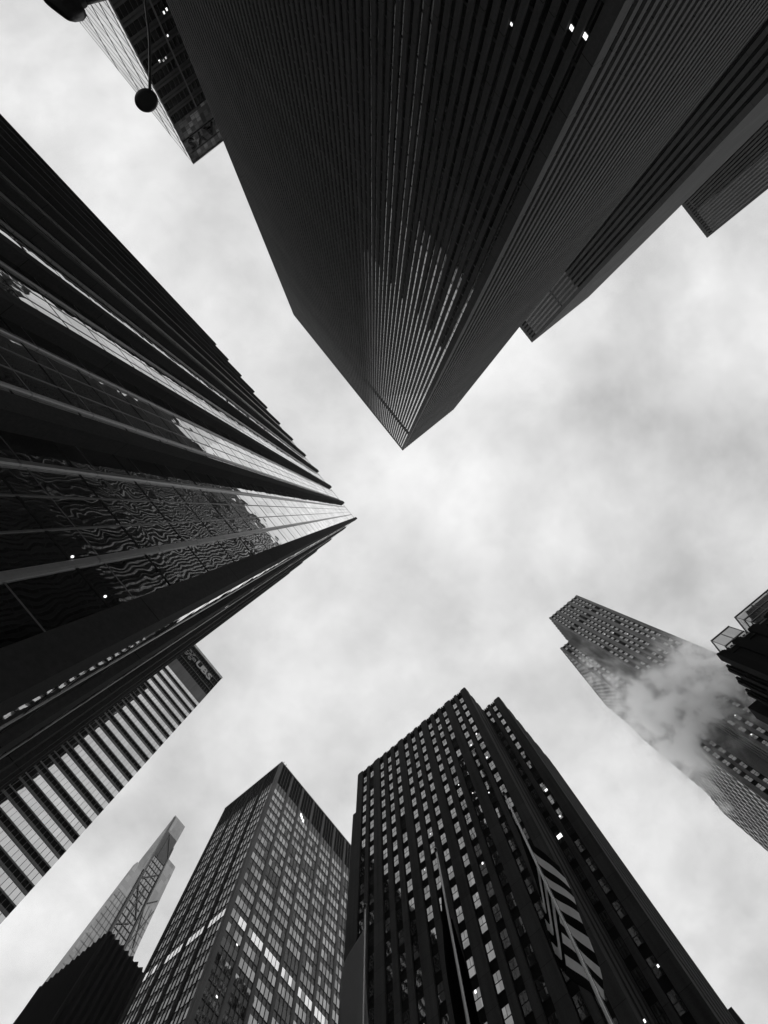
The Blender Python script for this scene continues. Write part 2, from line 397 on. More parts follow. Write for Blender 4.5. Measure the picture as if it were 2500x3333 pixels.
# ---------------------------------------------------------------- granite tower beside the camera
def granite_tower():
    H = Hh(200); gx, fx = -8.86, -7.9; gy, fy = -2.02, -1.62; XE, YE = -49.3, -105.8
    t = thing('granite_tower', ((gx + XE) / 2, (gy + YE) / 2, 0), 'dark granite tower right beside the camera with wide piers and warped mirror windows', 'skyscraper')
    mb = MB(); mb.box(XE, gx - 0.12, YE, gy - 0.12, 0, H - 1, M['interior']); mb.box(XE + 1, gx - 1, YE + 1, gy - 1, H - 1, H - 0.9, M['roof']); mb.build('core_wall', t)
    mb = MB(); mb.box(-9.35, fx, gy + 0.02, fy, 0, H, M['granite']); mb.box(gx - 0.05, fx, -2.66, gy + 0.02, 0, H, M['granite'])
    mb.build('corner_pier', t)
    fX = Face('+x', gx, 0, -1); fY = Face('+y', gy, 0, -1)
    P = 9.4
    # piers on the avenue side
    mb = MB(); yp = 10.92
    mb.prism([(gx - 0.05, -yp - 1.55), (gx + 0.25, -yp - 1.55), (fx, -yp - 1.18), (fx, -yp - 0.05), (gx - 0.05, -yp - 0.05)], 0, H, M['granite'])
    p0 = mb.build('pier', t); copies(t, 'pier', p0, [(0, -P * k, 0) for k in range(1, 10)])
    mb = MB(); mb.prism([(gx - 0.05, YE), (fx, YE), (fx, YE + 1.2), (gx - 0.05, YE + 1.2)], 0, H, M['granite']); mb.build('pier', t)
    # piers on the street side
    xs = [-14.6 - 8.55 * k for k in range(4)]
    mb = MB(); mb.prism([(xs[0] - 1.8, gy - 0.05), (xs[0], gy - 0.05), (xs[0], fy), (xs[0] - 1.8, fy)], 0, H, M['granite'])
    p0 = mb.build('pier', t); copies(t, 'pier', p0, [(-8.55 * k, 0, 0) for k in range(1, 4)])
    mb = MB(); mb.box(XE, XE + 1.4, gy - 0.05, fy, 0, H, M['granite']); mb.build('pier', t)
    zc_ = 154 + CAMZ
    def bay(mb, f, a, b):
        f.box(mb, a, b, 0, zc_, -0.1, 0.0, M['g_e']); f.box(mb, a, b, zc_ + 0.9, H - 0.8, -0.1, 0.0, M['g_crown'])
        f.box(mb, a, b, zc_, zc_ + 0.9, -0.1, -0.02, M['dark'])
        z = 3.2
        while z < zc_ - 0.5:
            f.box(mb, a, b, z, z + 0.13, 0.0, 0.01, M['dark']); f.box(mb, a, b, z + 1.5, z + 1.56, 0.0, 0.004, M['thin']); z += 4.3
        f.box(mb, a, b, H - 0.8, H - 0.3, -0.1, 0.05, M['cap'])
        n = 6
        for k in range(n):
            u = a + (b - a) * (k + 0.5) / n
            f.box(mb, u - 0.35, u + 0.35, zc_ + 0.05, zc_ + 0.85, -0.02, 0.03, M['band'])
    edges = [(2.64, yp + 0.05)] + [(yp + 1.5 + P * k, yp + 0.05 + P * (k + 1)) for k in range(9)] + [(yp + 1.5 + P * 9, -YE - 1.2)]
    for k, (a, b) in enumerate(edges):
        mb = MB(); bay(mb, fX, a, b); mb.build('window_bay', t)
        base = 10.92 + P * (k - 1) if k else 1.6
        w = b - a
        u1, u2 = (a + (1.5 if k else 2.2), b - 1.7)
        if k == len(edges) - 1 : u2 = b - 1.5
        if w < 4: continue
        for u in (u1, u2):
            mb = MB(); y = -u
            mb.prism([(gx, y + 0.15), (gx, y - 0.15), (gx + 0.08, y - 0.15), (gx + 0.15, y - 0.09), (gx + 0.15, y + 0.09), (gx + 0.08, y + 0.15)][::-1], 0, H - 0.4, M['rail']); mb.build('mullion_rail', t)
        for q in (1, 2):
            u = u1 + (u2 - u1) * q / 3; mb = MB(); fX.box(mb, u - 0.035, u + 0.035, 0, H - 0.8, 0.0, 0.03, M['thin']); mb.build('mullion', t)
    e2 = [(9.35, 14.65)] + [(-xs[k] + 1.75, -xs[k + 1] + 0.05 if k < 3 else -XE - 1.35) for k in range(4)]
    for a, b in e2:
        mb = MB(); bay(mb, fY, a, b); mb.build('window_bay', t)
        for u in (a + 1.3, b - 1.3):
            mb = MB(); fY.box(mb, u - 0.12, u + 0.12, 0, H - 0.8, 0.0, 0.03, M['rail']); mb.build('mullion_rail', t)
    for y, z in ((-5.12, 14.67), (-3.4, 14.67)):
        mb = MB(); mb.lathe((gx + 0.06, y, z + CAMZ), [(0.005, -0.045), (0.035, -0.03), (0.045, 0), (0.035, 0.03), (0.005, 0.045)], M['glow'], 12); mb.build('lit_globe', t, True)
    return t
granite_tower()

# ---------------------------------------------------------------- ribbon-window office block with the roof sign
def text_mesh(txt, size, ext, bold=0.0, shear=0.0):
    c = bpy.data.curves.new('letters', 'FONT'); c.body = txt; c.size = size; c.extrude = ext; c.offset = bold; c.shear = shear
    c.align_x = 'LEFT'; c.resolution_u = 3
    o = bpy.data.objects.new('letters', c); COL.objects.link(o)
    bpy.context.view_layer.update()
    me = bpy.data.meshes.new_from_object(o.evaluated_get(bpy.context.evaluated_depsgraph_get()))
    bpy.data.objects.remove(o); bpy.data.curves.remove(c)
    return me

def ribbon_block():
    H = Hh(174); X0 = -89.2; YT = 14.3; YB = -42; XB = -125
    t = thing('office_block', ((X0 + XB) / 2, (YT + YB) / 2, 0), 'office block with bright horizontal ribbon windows and a lettered roof sign', 'office building')
    mb = MB(); mb.box(XB, X0 - 0.15, YB, YT, 0, H - 1.0, M['band']); mb.build('core_wall', t)
    f = Face('+x', X0 - 0.15, YB, 1); Lf = YT - YB
    mb = MB(); f.box(mb, 0, Lf, H - 1.6, H, 0, 0.5, M['parapet']); mb.box(XB, X0 - 0.15, YT - 0.4, YT + 0.02, H - 1.6, H, M['parapet']); mb.build('parapet', t)
    mb = MB(); f.box(mb, 0, Lf, 158 + CAMZ, H - 1.6, 0, 0.04, M['dark']); mb.build('crown_screen', t)
    for z in (161.4, 165.3, 169.0):
        mb = MB(); f.box(mb, 0, Lf - 0.2, z + CAMZ - 0.15, z + CAMZ + 0.15, 0.04, 0.35, M['ledge']); mb.build('screen_rail', t)
    mb = MB(); f.box(mb, 0, Lf, 151.4 + CAMZ, 158 + CAMZ, 0, 0.12, M['ledge'])
    for k in range(12): f.box(mb, k * 4.7, k * 4.7 + 0.05, 151.5 + CAMZ, 158 + CAMZ, 0.12, 0.14, M['band'])
    mb.build('stone_band', t)
    top = 151.4 + CAMZ; k = 0
    bands = []
    while top - 3.95 * (k + 1) > 2:
        z1 = top - 3.95 * k
        mb = MB(); f.box(mb, 0, Lf, z1 - 1.95, z1, 0, 0.06, M['g_f']); mb.build('window_ribbon', t)
        mb = MB(); f.box(mb, 0, Lf, z1 - 2.25, z1 - 1.95, 0, 0.16, M['ledge']); f.box(mb, 0, Lf, z1 - 3.35, z1 - 2.25, 0, 0.05, M['span'])
        f.box(mb, 0, Lf, z1 - 3.95, z1 - 3.35, 0, 0.12, M['band']); mb.build('spandrel', t)
        k += 1
    mb = MB(); f.box(mb, 0.3, 0.37, 2, H - 1.6, 0.1, 0.2, M['ledge']); m0 = mb.build('mullion', t)
    copies(t, 'mullion', m0, [(0, 1.12 * i, 0) for i in range(1, 50)])
    # sign: crossed keys and three letters
    s = thing('roof_sign', (X0 + 0.4, 0, 160), 'grey letters U B S and crossed-keys emblem on the ribbon-windowed block', 'sign')
    rot = Matrix(((0, 0, 1), (1, 0, 0), (0, 1, 0))).to_4x4()   # text plane -> faces +X, reads along +Y
    y = 1.75
    for ch, adv in (('U', 3.15), ('B', 3.0), ('S', 3.0)):
        me = text_mesh(ch, 5.0, 0.12, 0.16); me.materials.append(M['letter']); me.transform(rot)
        o = bpy.data.objects.new('letter', me); COL.objects.link(o); o.parent = s; o.location = (0, y + 0.9, 164.6 + CAMZ - 160); y += adv
        mb = MB()   # serifs and feet
        mb2 = None
    cy, cz = -1.0, 166.2 + CAMZ
    for a in (90, 30, 150):
        mb = MB(); d = Vector((0, math.cos(R(a + 20)), math.sin(R(a + 20)))); c = Vector((X0 + 0.45, cy, cz)); w = Vector((0, -d.z, d.y))
        e1, e2 = c - d * 1.7, c + d * 2.5
        mb.bar(e1, e2, 0.13, M['letter'], 8)
        ring = [e1 - d * 0.75 + (d * math.cos(q) + w * math.sin(q)) * 0.72 for q in [2 * math.pi * i / 16 for i in range(17)]]
        mb.tube(ring, 0.15, M['letter'], 6)
        mb.bar(e1 - d * 0.75 - w * 0.6, e1 - d * 0.75 + w * 0.6, 0.08, M['letter'], 6)
        for q in (0.1, 0.75): mb.bar(e2 - d * q, e2 - d * q + w * 0.85, 0.15, M['letter'], 6)
        mb.build('key', s)
    return t
ribbon_block()

# ---------------------------------------------------------------- glass tower with dark letters behind the fluted tower
def curtain_tower():
    h = 150; H = Hh(h); x0, x1, y1, y0 = 26.83, 75, -131.9, -215
    t = thing('glass_tower', ((x0 + x1) / 2, (y0 + y1) / 2, 0), 'glass curtain-wall tower with faint dark letters, seen behind the street lamp', 'skyscraper')
    mb = MB(); mb.box(x0 + 0.1, x1, y0, y1 - 0.1, 0, H - 0.6, M['interior']); mb.build('core_wall', t)
    f = Face('+y', y1 - 0.1, x0, 1); g = Face('-x', x0 + 0.1, y1, -1)
    z = H; k = 0
    lev = [0.5, 2.0]
    # top: two sign storeys, then blank grid, then office storeys
    bands = [(150, 146.9, 'g_d'), (146.6, 141.9, 'g_d'), (141.5, 135.5, 'g_d')]
    for a, b, m in bands:
        mb = MB(); f.box(mb, 0, x1 - x0, b + CAMZ, a + CAMZ, 0, 0.06, M[m])
        for q in range(int((a - b) / 1.55) + 1): f.box(mb, 0, x1 - x0, a + CAMZ - q * 1.55 - 0.06, a + CAMZ - q * 1.55, 0.06, 0.09, M['thin'])
        mb.build('glass_band', t)
    z = 135.1
    while z > 6:
        mb = MB(); f.box(mb, 0, x1 - x0, z - 2.3 + CAMZ, z + CAMZ, 0, 0.05, M['g_far']); mb.build('glass_band', t)
        mb = MB(); f.box(mb, 0, x1 - x0, z - 4.0 + CAMZ, z - 2.3 + CAMZ, 0, 0.12, M['band']); f.box(mb, 0, x1 - x0, z - 3.2 + CAMZ, z - 2.9 + CAMZ, 0.12, 0.2, M['sash']); mb.build('spandrel', t)
        z -= 4.0
    mb = MB(); f.box(mb, 0.0, 0.07, 2, H, 0.06, 0.14, M['thin']); m0 = mb.build('mullion', t)
    copies(t, 'mullion', m0, [(1.5 * i, 0, 0) for i in range(1, 32)])
    for u in (0, 9.0, 18.0, 27.0):
        mb = MB(); f.box(mb, u, u + 0.35, 2, 135 + CAMZ, 0.06, 0.5, M['ledge']); mb.build('rail', t)
    mb = MB(); g.box(mb, 0, 83, 2, H, 0, 0.05, M['g_dw'])
    zz_ = H
    while zz_ > 5: g.box(mb, 0, 83, zz_ - 0.14, zz_, 0.05, 0.09, M['dark']); zz_ -= 4.3
    mb.build('side_glass', t)
    for u in (3, 12, 24, 40, 60, 80):
        mb = MB(); g.box(mb, u, u + 0.15, 2, H, 0.05, 0.15, M['thin']); mb.build('mullion', t)
    mb = MB(); f.box(mb, 0, x1 - x0, H - 0.05, H + 0.25, -0.5, 0.35, M['parapet']); mb.build('parapet', t)
    s = thing('roof_sign', (x0, y1 + 0.25, 141), 'faint dark row of letters across the top storeys of the glass tower', 'sign')
    # reads towards -X on a wall that faces +Y
    rot = Matrix(((-1, 0, 0), (0, 0, 1), (0, 1, 0))).to_4x4()
    xx = 58.0
    for ch, adv in zip('BARCLAYS', (4.3, 4.4, 4.2, 4.3, 3.6, 4.4, 4.2, 3)):
        me = text_mesh(ch, 5.2, 0.1, 0.07); me.materials.append(M['letter_dark']); me.transform(rot)
        o = bpy.data.objects.new('letter', me); COL.objects.link(o); o.parent = s; o.location = (xx - x0, 0, 142.3 + CAMZ - 141); xx -= adv * 0.92
    for x, z in ((31.5, 120.5), (32.6, 121), (33.5, 120.8), (36.5, 117), (38, 112.5), (33, 104), (34.4, 103.2), (39, 112.3), (40, 104)):
        mb = MB(); mb.box(x, x + 0.4, y1 - 0.04, y1 + 0.02, z, z + 0.6, M['glow']); mb.build('ceiling_light', t)
curtain_tower()

# ---------------------------------------------------------------- pier-and-panel office tower
def panel_tower():
    h = 176; H = Hh(h); X0, Y0 = -93.0, 56.3; XL, YR = -122.7, 104.7
    t = thing('panel_tower', ((X0 + XL) / 2, (Y0 + YR) / 2, 0), 'gridded office tower with grey piers, rows of paned windows and a black louvred crown', 'skyscraper')
    mb = MB(); mb.box(XL, X0 - 0.3, Y0 + 0.3, YR, 0, H - 0.5, M['band']); mb.build('core_wall', t)
    fR = Face('+x', X0 - 0.3, Y0, 1); fL = Face('-y', Y0 + 0.3, X0, -1)
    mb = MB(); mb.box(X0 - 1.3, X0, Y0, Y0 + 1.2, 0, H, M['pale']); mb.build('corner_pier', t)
    top = 160.8 + CAMZ; sp = 3.7
    def side(f, nb, bw, pw, pm, off, dep):
        for i in range(nb):
            u = off + bw * (i + 1) - pw
            mb = MB(); f.box(mb, u, u + pw, 0, H, 0, dep, pm); mb.build('pier', t)
        for i in range(nb):
            a = off + bw * i; b = a + bw - pw
            mb = MB(); f.box(mb, a, b, 164.5 + CAMZ, H - 0.2, 0, 0.05, M['dark'])
            mb.build('louvre_panel', t)
            for q in range(5):
                u = a + (b - a) * q / 4
                if q in (0, 4): u += 0.06 if q == 0 else -0.06
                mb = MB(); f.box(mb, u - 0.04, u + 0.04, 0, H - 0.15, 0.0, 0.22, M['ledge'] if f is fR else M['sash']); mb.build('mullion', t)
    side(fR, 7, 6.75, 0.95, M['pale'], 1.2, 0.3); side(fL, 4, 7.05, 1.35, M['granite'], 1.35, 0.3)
    items = []
    for f, nb, bw, pw, off in ((fR, 7, 6.75, 0.95, 1.2), (fL, 4, 7.05, 1.35, 1.35)):
        for i in range(nb):
            a = off + bw * i; b = a + bw - pw
            for k in range(42):
                z1 = top - sp * k
                lit = (k == 13)
                dim = (f is fR) and (random.random() < 0.07)
                def win(mb, f=f, a=a, b=b, z1=z1, lit=lit, dim=dim, nb=nb, i=i):
                    for q in range(4):
                        u0 = a + (b - a) * q / 4 + 0.05; u1 = a + (b - a) * (q + 1) / 4 - 0.05
                        m = M['g_i'] if not (f is fR and random.random() < 0.10) and not dim else M['g_far']
                        if lit and random.random() < 0.7: m = M['glow_soft']
                        f.box(mb, u0, u1, z1 - 2.1, z1, 0, 0.06, m)
                    f.box(mb, a, b, z1 - 2.22, z1 - 2.1, 0, 0.1, M['sash'])
                if z1 > 4: items.append((f.pt((a + b) / 2, z1 - 1), win))
    distribute(t, 'window', items)
    mb = MB()
    for f, Lf in ((fR, YR - Y0), (fL, X0 - XL)): f.box(mb, 0, Lf, H - 0.2, H + 0.1, 0, 0.34, M['parapet'])
    mb.build('parapet', t)
    for yy in (57.6, 59.0):
        mb = MB(); mb.bar((X0 - 0.4, yy, H), (X0 - 0.4, yy, H + 1.6), 0.06, M['lamp'], 6); mb.bar((X0 - 0.4, yy, H + 1.3), (X0 - 0.4, yy, H + 1.7), 0.16, M['lamp'], 6); mb.build('roof_antenna', t)
    for (u, z) in ((15.7, 162.5), (16.3, 161.9), (17.3, 161.2)):
        mb = MB(); fR.box(mb, u, u + 0.7, z + CAMZ - 0.6, z + CAMZ + 1.0, 0.05, 0.1, M['glow']); mb.build('ceiling_light', t)
    for y, z in ((62, 108), (61, 96), (66, 90), (63.5, 80), (75, 75), (81, 92), (83, 72)):
        mb = MB(); fR.box(mb, y - Y0, y - Y0 + 0.5, z, z + 0.35, 0.05, 0.1, M['glow']); mb.build('ceiling_light', t)
panel_tower()

# ---------------------------------------------------------------- limestone blocks with sash windows
def sash(mb, f, u, z1, w, hgt, dep=0.0, dark=False, blind=None):
    """a pair of upper panes over one wide lower pane, in a dark metal frame"""
    m = M['g_j'] if not dark else M['interior']
    f.box(mb, u - w / 2, u + w / 2, z1 - hgt, z1, dep, dep + 0.05, M['sash'])
    s = 0.06
    p = MB()
    f.box(p, u - w / 2 + s, u - s / 2, z1 - hgt * 0.48, z1 - s, dep + 0.05, dep + 0.07, m)
    f.box(p, u + s / 2, u + w / 2 - s, z1 - hgt * 0.48, z1 - s, dep + 0.05, dep + 0.07, m)
    f.box(p, u - w / 2 + s, u + w / 2 - s, z1 - hgt + s, z1 - hgt * 0.54, dep + 0.05, dep + 0.07, m)
    return p

def crest(mb, f, a, b, H, m):
    """small merlons of the parapet between two piers"""
    f.box(mb, a, b, H - 2.2, H - 0.9, 0.0, 0.25, M['span'])
    w = b - a
    for c, k in ((0.28, 0.16), (0.72, 0.16)): f.box(mb, a + w * (c - k), a + w * (c + k), H - 0.9, H - 0.35, 0.05, 0.3, M['span'])

def lime_face(t, f, L_, H, cols, cw, dep, wt, sp, mpier, items, caps=True, skip=(), z0=0, lightset=()):
    """piers everywhere except the window columns; columns hold windows and black spandrels"""
    edges = [0.0]
    for c in cols: edges += [c - cw / 2, c + cw / 2]
    edges.append(L_)
    for i in range(0, len(edges), 2):
        a, b = edges[i], edges[i + 1]
        if b - a < 0.05: continue
        mb = MB(); f.box(mb, a, b, z0, H - 0.35, 0, dep, mpier)
        if b - a > 1.2: f.box(mb, a + 0.25, b - 0.25, H - 0.35, H, 0, dep - 0.05, mpier)
        else: f.box(mb, a + 0.12, b - 0.12, H - 0.35, H - 0.1, 0, dep - 0.05, mpier)
        mb.build('pier', t)
    for ci, c in enumerate(cols):
        mb = MB(); crest(mb, f, c - cw / 2, c + cw / 2, H, mpier); mb.build('parapet_crest', t)
        mb = MB(); f.box(mb, c - cw / 2, c + cw / 2, z0, H - 2.2, 0, 0.04, M['span']); mb.build('spandrel_strip', t)
        k = 0; z1 = wt
        while z1 > z0 + 4:
            if k not in skip:
                dark = random.random() < 0.035
                items.append((f.pt(c, z1), lambda mb, f=f, c=c, z1=z1, dark=dark: sash(mb, f, c, z1, cw - 0.32, 2.35, 0.04, dark)))
            k += 1; z1 -= sp

def side_fins(t, f, L_, H, pitch, w, dep, m, z0=0, core=0.0, win=True):
    n = max(1, int(L_ / pitch)); p = L_ / n
    for i in range(n):
        mb = MB(); f.box(mb, p * i, p * i + w, z0, H - (0.2 if i % 2 else 0), 0, dep, m); mb.build('pier', t)
        mb = MB(); f.box(mb, p * i + w, p * (i + 1), z0, H - 0.8, 0, core + 0.05, M['span'])
        z = H - 5
        while win and z > z0 + 3: f.box(mb, p * i + w, p * (i + 1), z - 2.2, z, core + 0.05, core + 0.07, M['g_j']); z -= 3.85
        mb.build('window_strip', t)

def lime_block():
    H = Hh(125); t = thing('limestone_block', (-28, 75, 0), 'dark limestone block with rows of small sash windows, right behind the flagpoles', 'office building')
    d = 0.45
    X0, X1, Yf, X2, Y2, Y3 = -51.5, -11.5, 56.9, -5.5, 65.4, 91.7
    mb = MB(); mb.box(X0, X1 - d, Yf + d, 92, 0, H - 1.2, M['interior']); mb.box(X1 - d, X2 - d, Y2 + d, Y3, 0, H - 1.2, M['interior']); mb.build('core_wall', t)
    cols = [2.6, 5.05, 8.65, 11.3, 13.95, 17.35, 20.0, 22.65, 26.05, 28.7, 31.35, 34.95, 37.4]
    items = []
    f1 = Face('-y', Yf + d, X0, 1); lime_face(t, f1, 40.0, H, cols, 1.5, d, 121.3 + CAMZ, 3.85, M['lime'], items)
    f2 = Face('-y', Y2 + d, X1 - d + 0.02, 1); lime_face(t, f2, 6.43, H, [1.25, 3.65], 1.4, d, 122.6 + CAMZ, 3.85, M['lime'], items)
    f3 = Face('+x', X1 - d, Yf + d, 1); side_fins(t, f3, 8.5, H, 2.8, 1.5, d, M['lime'], core=d - 0.12, win=False)
    f4 = Face('+x', X2 - d, Y2 + d, 1); side_fins(t, f4, Y3 - Y2 - d, H, 4.2, 2.1, d, M['lime'], core=d - 0.13, win=False)
    distribute(t, 'window', items, 100, 'pane')
    mb = MB(); mb.box(-52.5, X0 - 0.02, Yf + 0.1, 90, 0, Hh(109.3), M['lime']); mb.build('side_wing', t)
    mb = MB(); mb.box(-20, -4.9, Y3 + 0.05, 104, 0, Hh(63), M['lime']); mb.build('rear_wing', t)
    for x, z, s in ((-14.3, 103.8, 1), (-16.6, 101.5, 1), (-14.4, 94, 1), (-22.6, 93, .6), (-20.2, 88, .6), (-22.7, 72.5, .9), (-17, 85, .6), (-31.5, 86.6, .6), (-34, 80, .5), (-33, 77, .5), (-39, 56.5, .7), (-37.6, 58, .7), (-40.1, 57, .5), (-40.4, 47, .8), (-37.5, 48.6, .7), (-42.8, 44, .5), (-11.0, 44, .6), (-29, 57, 0.9), (-33, 60, .6)):
        mb = MB(); mb.box(x - 0.16 * s, x + 0.16 * s, Yf + d - 0.13, Yf + d - 0.07, z, z + 0.42 * s, M['glow']); mb.build('ceiling_light', t)
    for x, z, w, hh in ((-8.2, 87, 0.6, 0.5), (-8.6, 80.0, 0.3, 0.3), (-10.4, 76.5, 1.2, 0.8), (-7.9, 53.4, .25, .3)):
        mb = MB(); mb.box(x - w / 2, x + w / 2, Y2 + d - 0.13, Y2 + d - 0.07, z, z + hh, M['glow']); mb.build('ceiling_light', t)
lime_block()

def slab_tower():
    t = thing('slab_tower', (50, 150, 0), 'tall slim grey limestone slab tower wrapped in steam, stepping down behind', 'skyscraper')
    d = 0.5; H = Hh(259)
    mb = MB(); mb.box(42.3 + d, 64.3, 117.9 + d, 136, 0, H - 1.3, M['interior']); mb.box(64.3 - 0.01, 64.32, 117.9 + d, 136, 0, H - 1, M['lime_k']); mb.build('core_wall', t)
    items = []
    f = Face('-y', 117.9 + d, 42.3, 1)
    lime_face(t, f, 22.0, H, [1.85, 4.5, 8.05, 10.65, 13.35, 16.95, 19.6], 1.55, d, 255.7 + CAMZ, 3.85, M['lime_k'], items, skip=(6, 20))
    fs = Face('-x', 42.3 + d, 117.9 + d, 1); side_fins(t, fs, 17.5, H, 1.9, 0.95, d, M['lime_k'])
    H2 = Hh(239.5)
    mb = MB(); mb.box(33.2 + d, 42.2, 126.4 + d, 168, 0, H2 - 1.3, M['interior']); mb.build('core_wall', t)
    f2 = Face('-y', 126.4 + d, 33.2, 1)
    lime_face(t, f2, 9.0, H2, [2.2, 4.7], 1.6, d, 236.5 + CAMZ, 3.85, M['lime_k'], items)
    f3 = Face('-x', 33.2 + d, 126.4 + d, 1); side_fins(t, f3, 41.5, H2, 2.1, 0.9, d, M['lime_k'], core=d - 0.12)
    for y0, y1, hz in ((168.1, 173.5, 213), (173.6, 183.5, 170), (183.6, 187.5, 120)):
        Hz = Hh(hz); mb = MB(); mb.box(33.2 + d, 62, y0, y1, 0, Hz, M['interior']); mb.build('core_wall', t)
        side_fins(t, Face('-x', 33.2 + d, y0, 1), y1 - y0, Hz, 2.1, 0.9, d, M['lime_k'], core=d - 0.12)
    distribute(t, 'window', items, 100, 'pane')
    for k, (u, z) in enumerate(((8.05, 208.8), (10.65, 205.2), (13.5, 197), (4.6, 130), (1.9, 122))):
        mb = MB(); f.box(mb, u - 0.15, u + 0.15, z, z + 0.35, 0.12, 0.16, M['glow']); mb.build('ceiling_light', t)
slab_tower()

# ---------------------------------------------------------------- far tapering glass tower
def taper_tower():
    t = thing('tapering_tower', (-275, 92, 0), 'far pale tapering glass tower with a slanted pointed top and crossing braces', 'skyscraper')
    zb = 0.0
    def lin(z, p): # p: list of (z, y)
        p = sorted(p)
        if z <= p[0][0]: a, b = p[0], p[1]
        else:
            a, b = p[-2], p[-1]
            for i in range(len(p) - 1):
                if p[i][0] <= z <= p[i + 1][0]: a, b = p[i], p[i + 1]; break
        return a[1] + (b[1] - a[1]) * (z - a[0]) / (b[0] - a[0])
    left = [(0, 98), (237, 87.7), (252, 86.7), (285, 85.5), (320, 83.3)]; right_ = [(0, 120), (240, 98.7), (257, 96.5), (285, 95.4), (320, 94.5)]
    yl = lambda z: lin(z, left); yr = lambda z: lin(z, right_)
    back = lambda z: -254 - min(17.0, max(0.05, (320 - z)) * 0.62)
    XF = -254.0
    def slab(fl, fr, xf, xb, z0, z1, m, name, n=1):
        mb = MB()
        for i in range(n):
            a = z0 + (z1 - z0) * i / n; b = z0 + (z1 - z0) * (i + 1) / n
            mb.hexa([(xb(a), fl(a), a + CAMZ), (xf, fl(a), a + CAMZ), (xf, fr(a), a + CAMZ), (xb(a), fr(a), a + CAMZ), (xb(b), fl(b), b + CAMZ), (xf, fl(b), b + CAMZ), (xf, fr(b), b + CAMZ), (xb(b), fr(b), b + CAMZ)], m)
        return mb.build(name, t)
    slab(yl, yr, XF, back, 0, 320, M['g_g'], 'glass_shaft', 12)
    l2 = [(0, 67), (214, 76.6), (274.5, 79.15)]; r2 = [(0, 132), (237, 107.4), (293, 103.5)]
    slab(lambda z: lin(z, l2), lambda z: yl(z) - 0.05, XF - 0.6, lambda z: -258 - (274 - z) * 0.06, 0, 274.5, M['g_g'], 'shoulder_block', 6)
    slab(lambda z: yr(z) + 0.05, lambda z: lin(z, r2), XF - 0.6, lambda z: -266 - (293 - z) * 0.1, 0, 293, M['g_g'], 'shoulder_block', 6)
    dk = M['thin']
    # dark blank panel under the tip
    mb = MB()
    mb.hexa([(XF, yl(286) + .3, 286 + CAMZ), (XF + .12, yl(286) + .3, 286 + CAMZ), (XF + .12, yr(286) - .3, 286 + CAMZ), (XF, yr(286) - .3, 286 + CAMZ), (XF, yl(306) + .3, 306 + CAMZ), (XF + .12, yl(306) + .3, 306 + CAMZ), (XF + .12, yr(306) - .3, 306 + CAMZ), (XF, yr(306) - .3, 306 + CAMZ)], M['band'])
    mb.build('blank_panel', t)
    def beam(p, q, r, name, dk=dk): mb = MB(); mb.bar(p, q, r, dk, 4); mb.build(name, t)
    P = lambda y, z, x=XF + 0.2: (x, y, z + CAMZ)
    beam(P(yl(150) + 1.2, 150), P(yl(318) + .2, 318), 0.9, 'edge_column'); beam(P(yr(150) - .3, 150), P(yr(300) - .1, 300), 0.55, 'edge_column')
    for k in range(1, 5):
        q = k / 5; beam(P(yl(150) + (yr(150) - yl(150)) * q, 150), P(yl(286) + (yr(286) - yl(286)) * q, 286), 0.16, 'mullion')
    z = 286
    while z > 150:
        beam(P(yl(z), z), P(yr(z), z), 0.2, 'floor_line')
        for fa, fb in ((lambda z: lin(z, l2), yl), (yr, lambda z: lin(z, r2))):
            if z < 255: beam(P(fa(z), z, XF - 0.4), P(fb(z), z, XF - 0.4), 0.07, 'floor_line', M['ledge'])
        z -= 3.9
    for k in (1, 2, 3):
        q = k / 4
        beam(P(lin(150, l2) + (yl(150) - lin(150, l2)) * q, 150, XF - .45), P(lin(255, l2) + (yl(255) - lin(255, l2)) * q, 255, XF - .45), 0.12, 'mullion')
        beam(P(yr(150) + (lin(150, r2) - yr(150)) * q, 150, XF - .45), P(yr(262) + (lin(262, r2) - yr(262)) * q, 262, XF - .45), 0.12, 'mullion')
    for a, b in (((0.0, 268), (1.0, 279)), ((0.05, 266), (1.0, 250)), ((0.6, 268), (0.35, 215)), ((0.0, 240), (0.75, 246)), ((0.0, 230), (1.0, 216)), ((1.0, 216), (0.1, 190)), ((0.3, 287), (0.35, 305)), ((0.3, 305), (1.0, 292))):
        beam(P(yl(a[1]) + (yr(a[1]) - yl(a[1])) * a[0], a[1], XF + .35), P(yl(b[1]) + (yr(b[1]) - yl(b[1])) * b[0], b[1], XF + .35), 0.34, 'brace')
    for a, b in (((98.7, 262), (104, 268)), ((97.5, 262), (104.5, 240)), ((99, 235), (107, 225)), ((105, 262), (100, 235))):
        beam(P(a[0], a[1], XF - .3), P(b[0], b[1], XF - .3), 0.28, 'brace')
taper_tower()

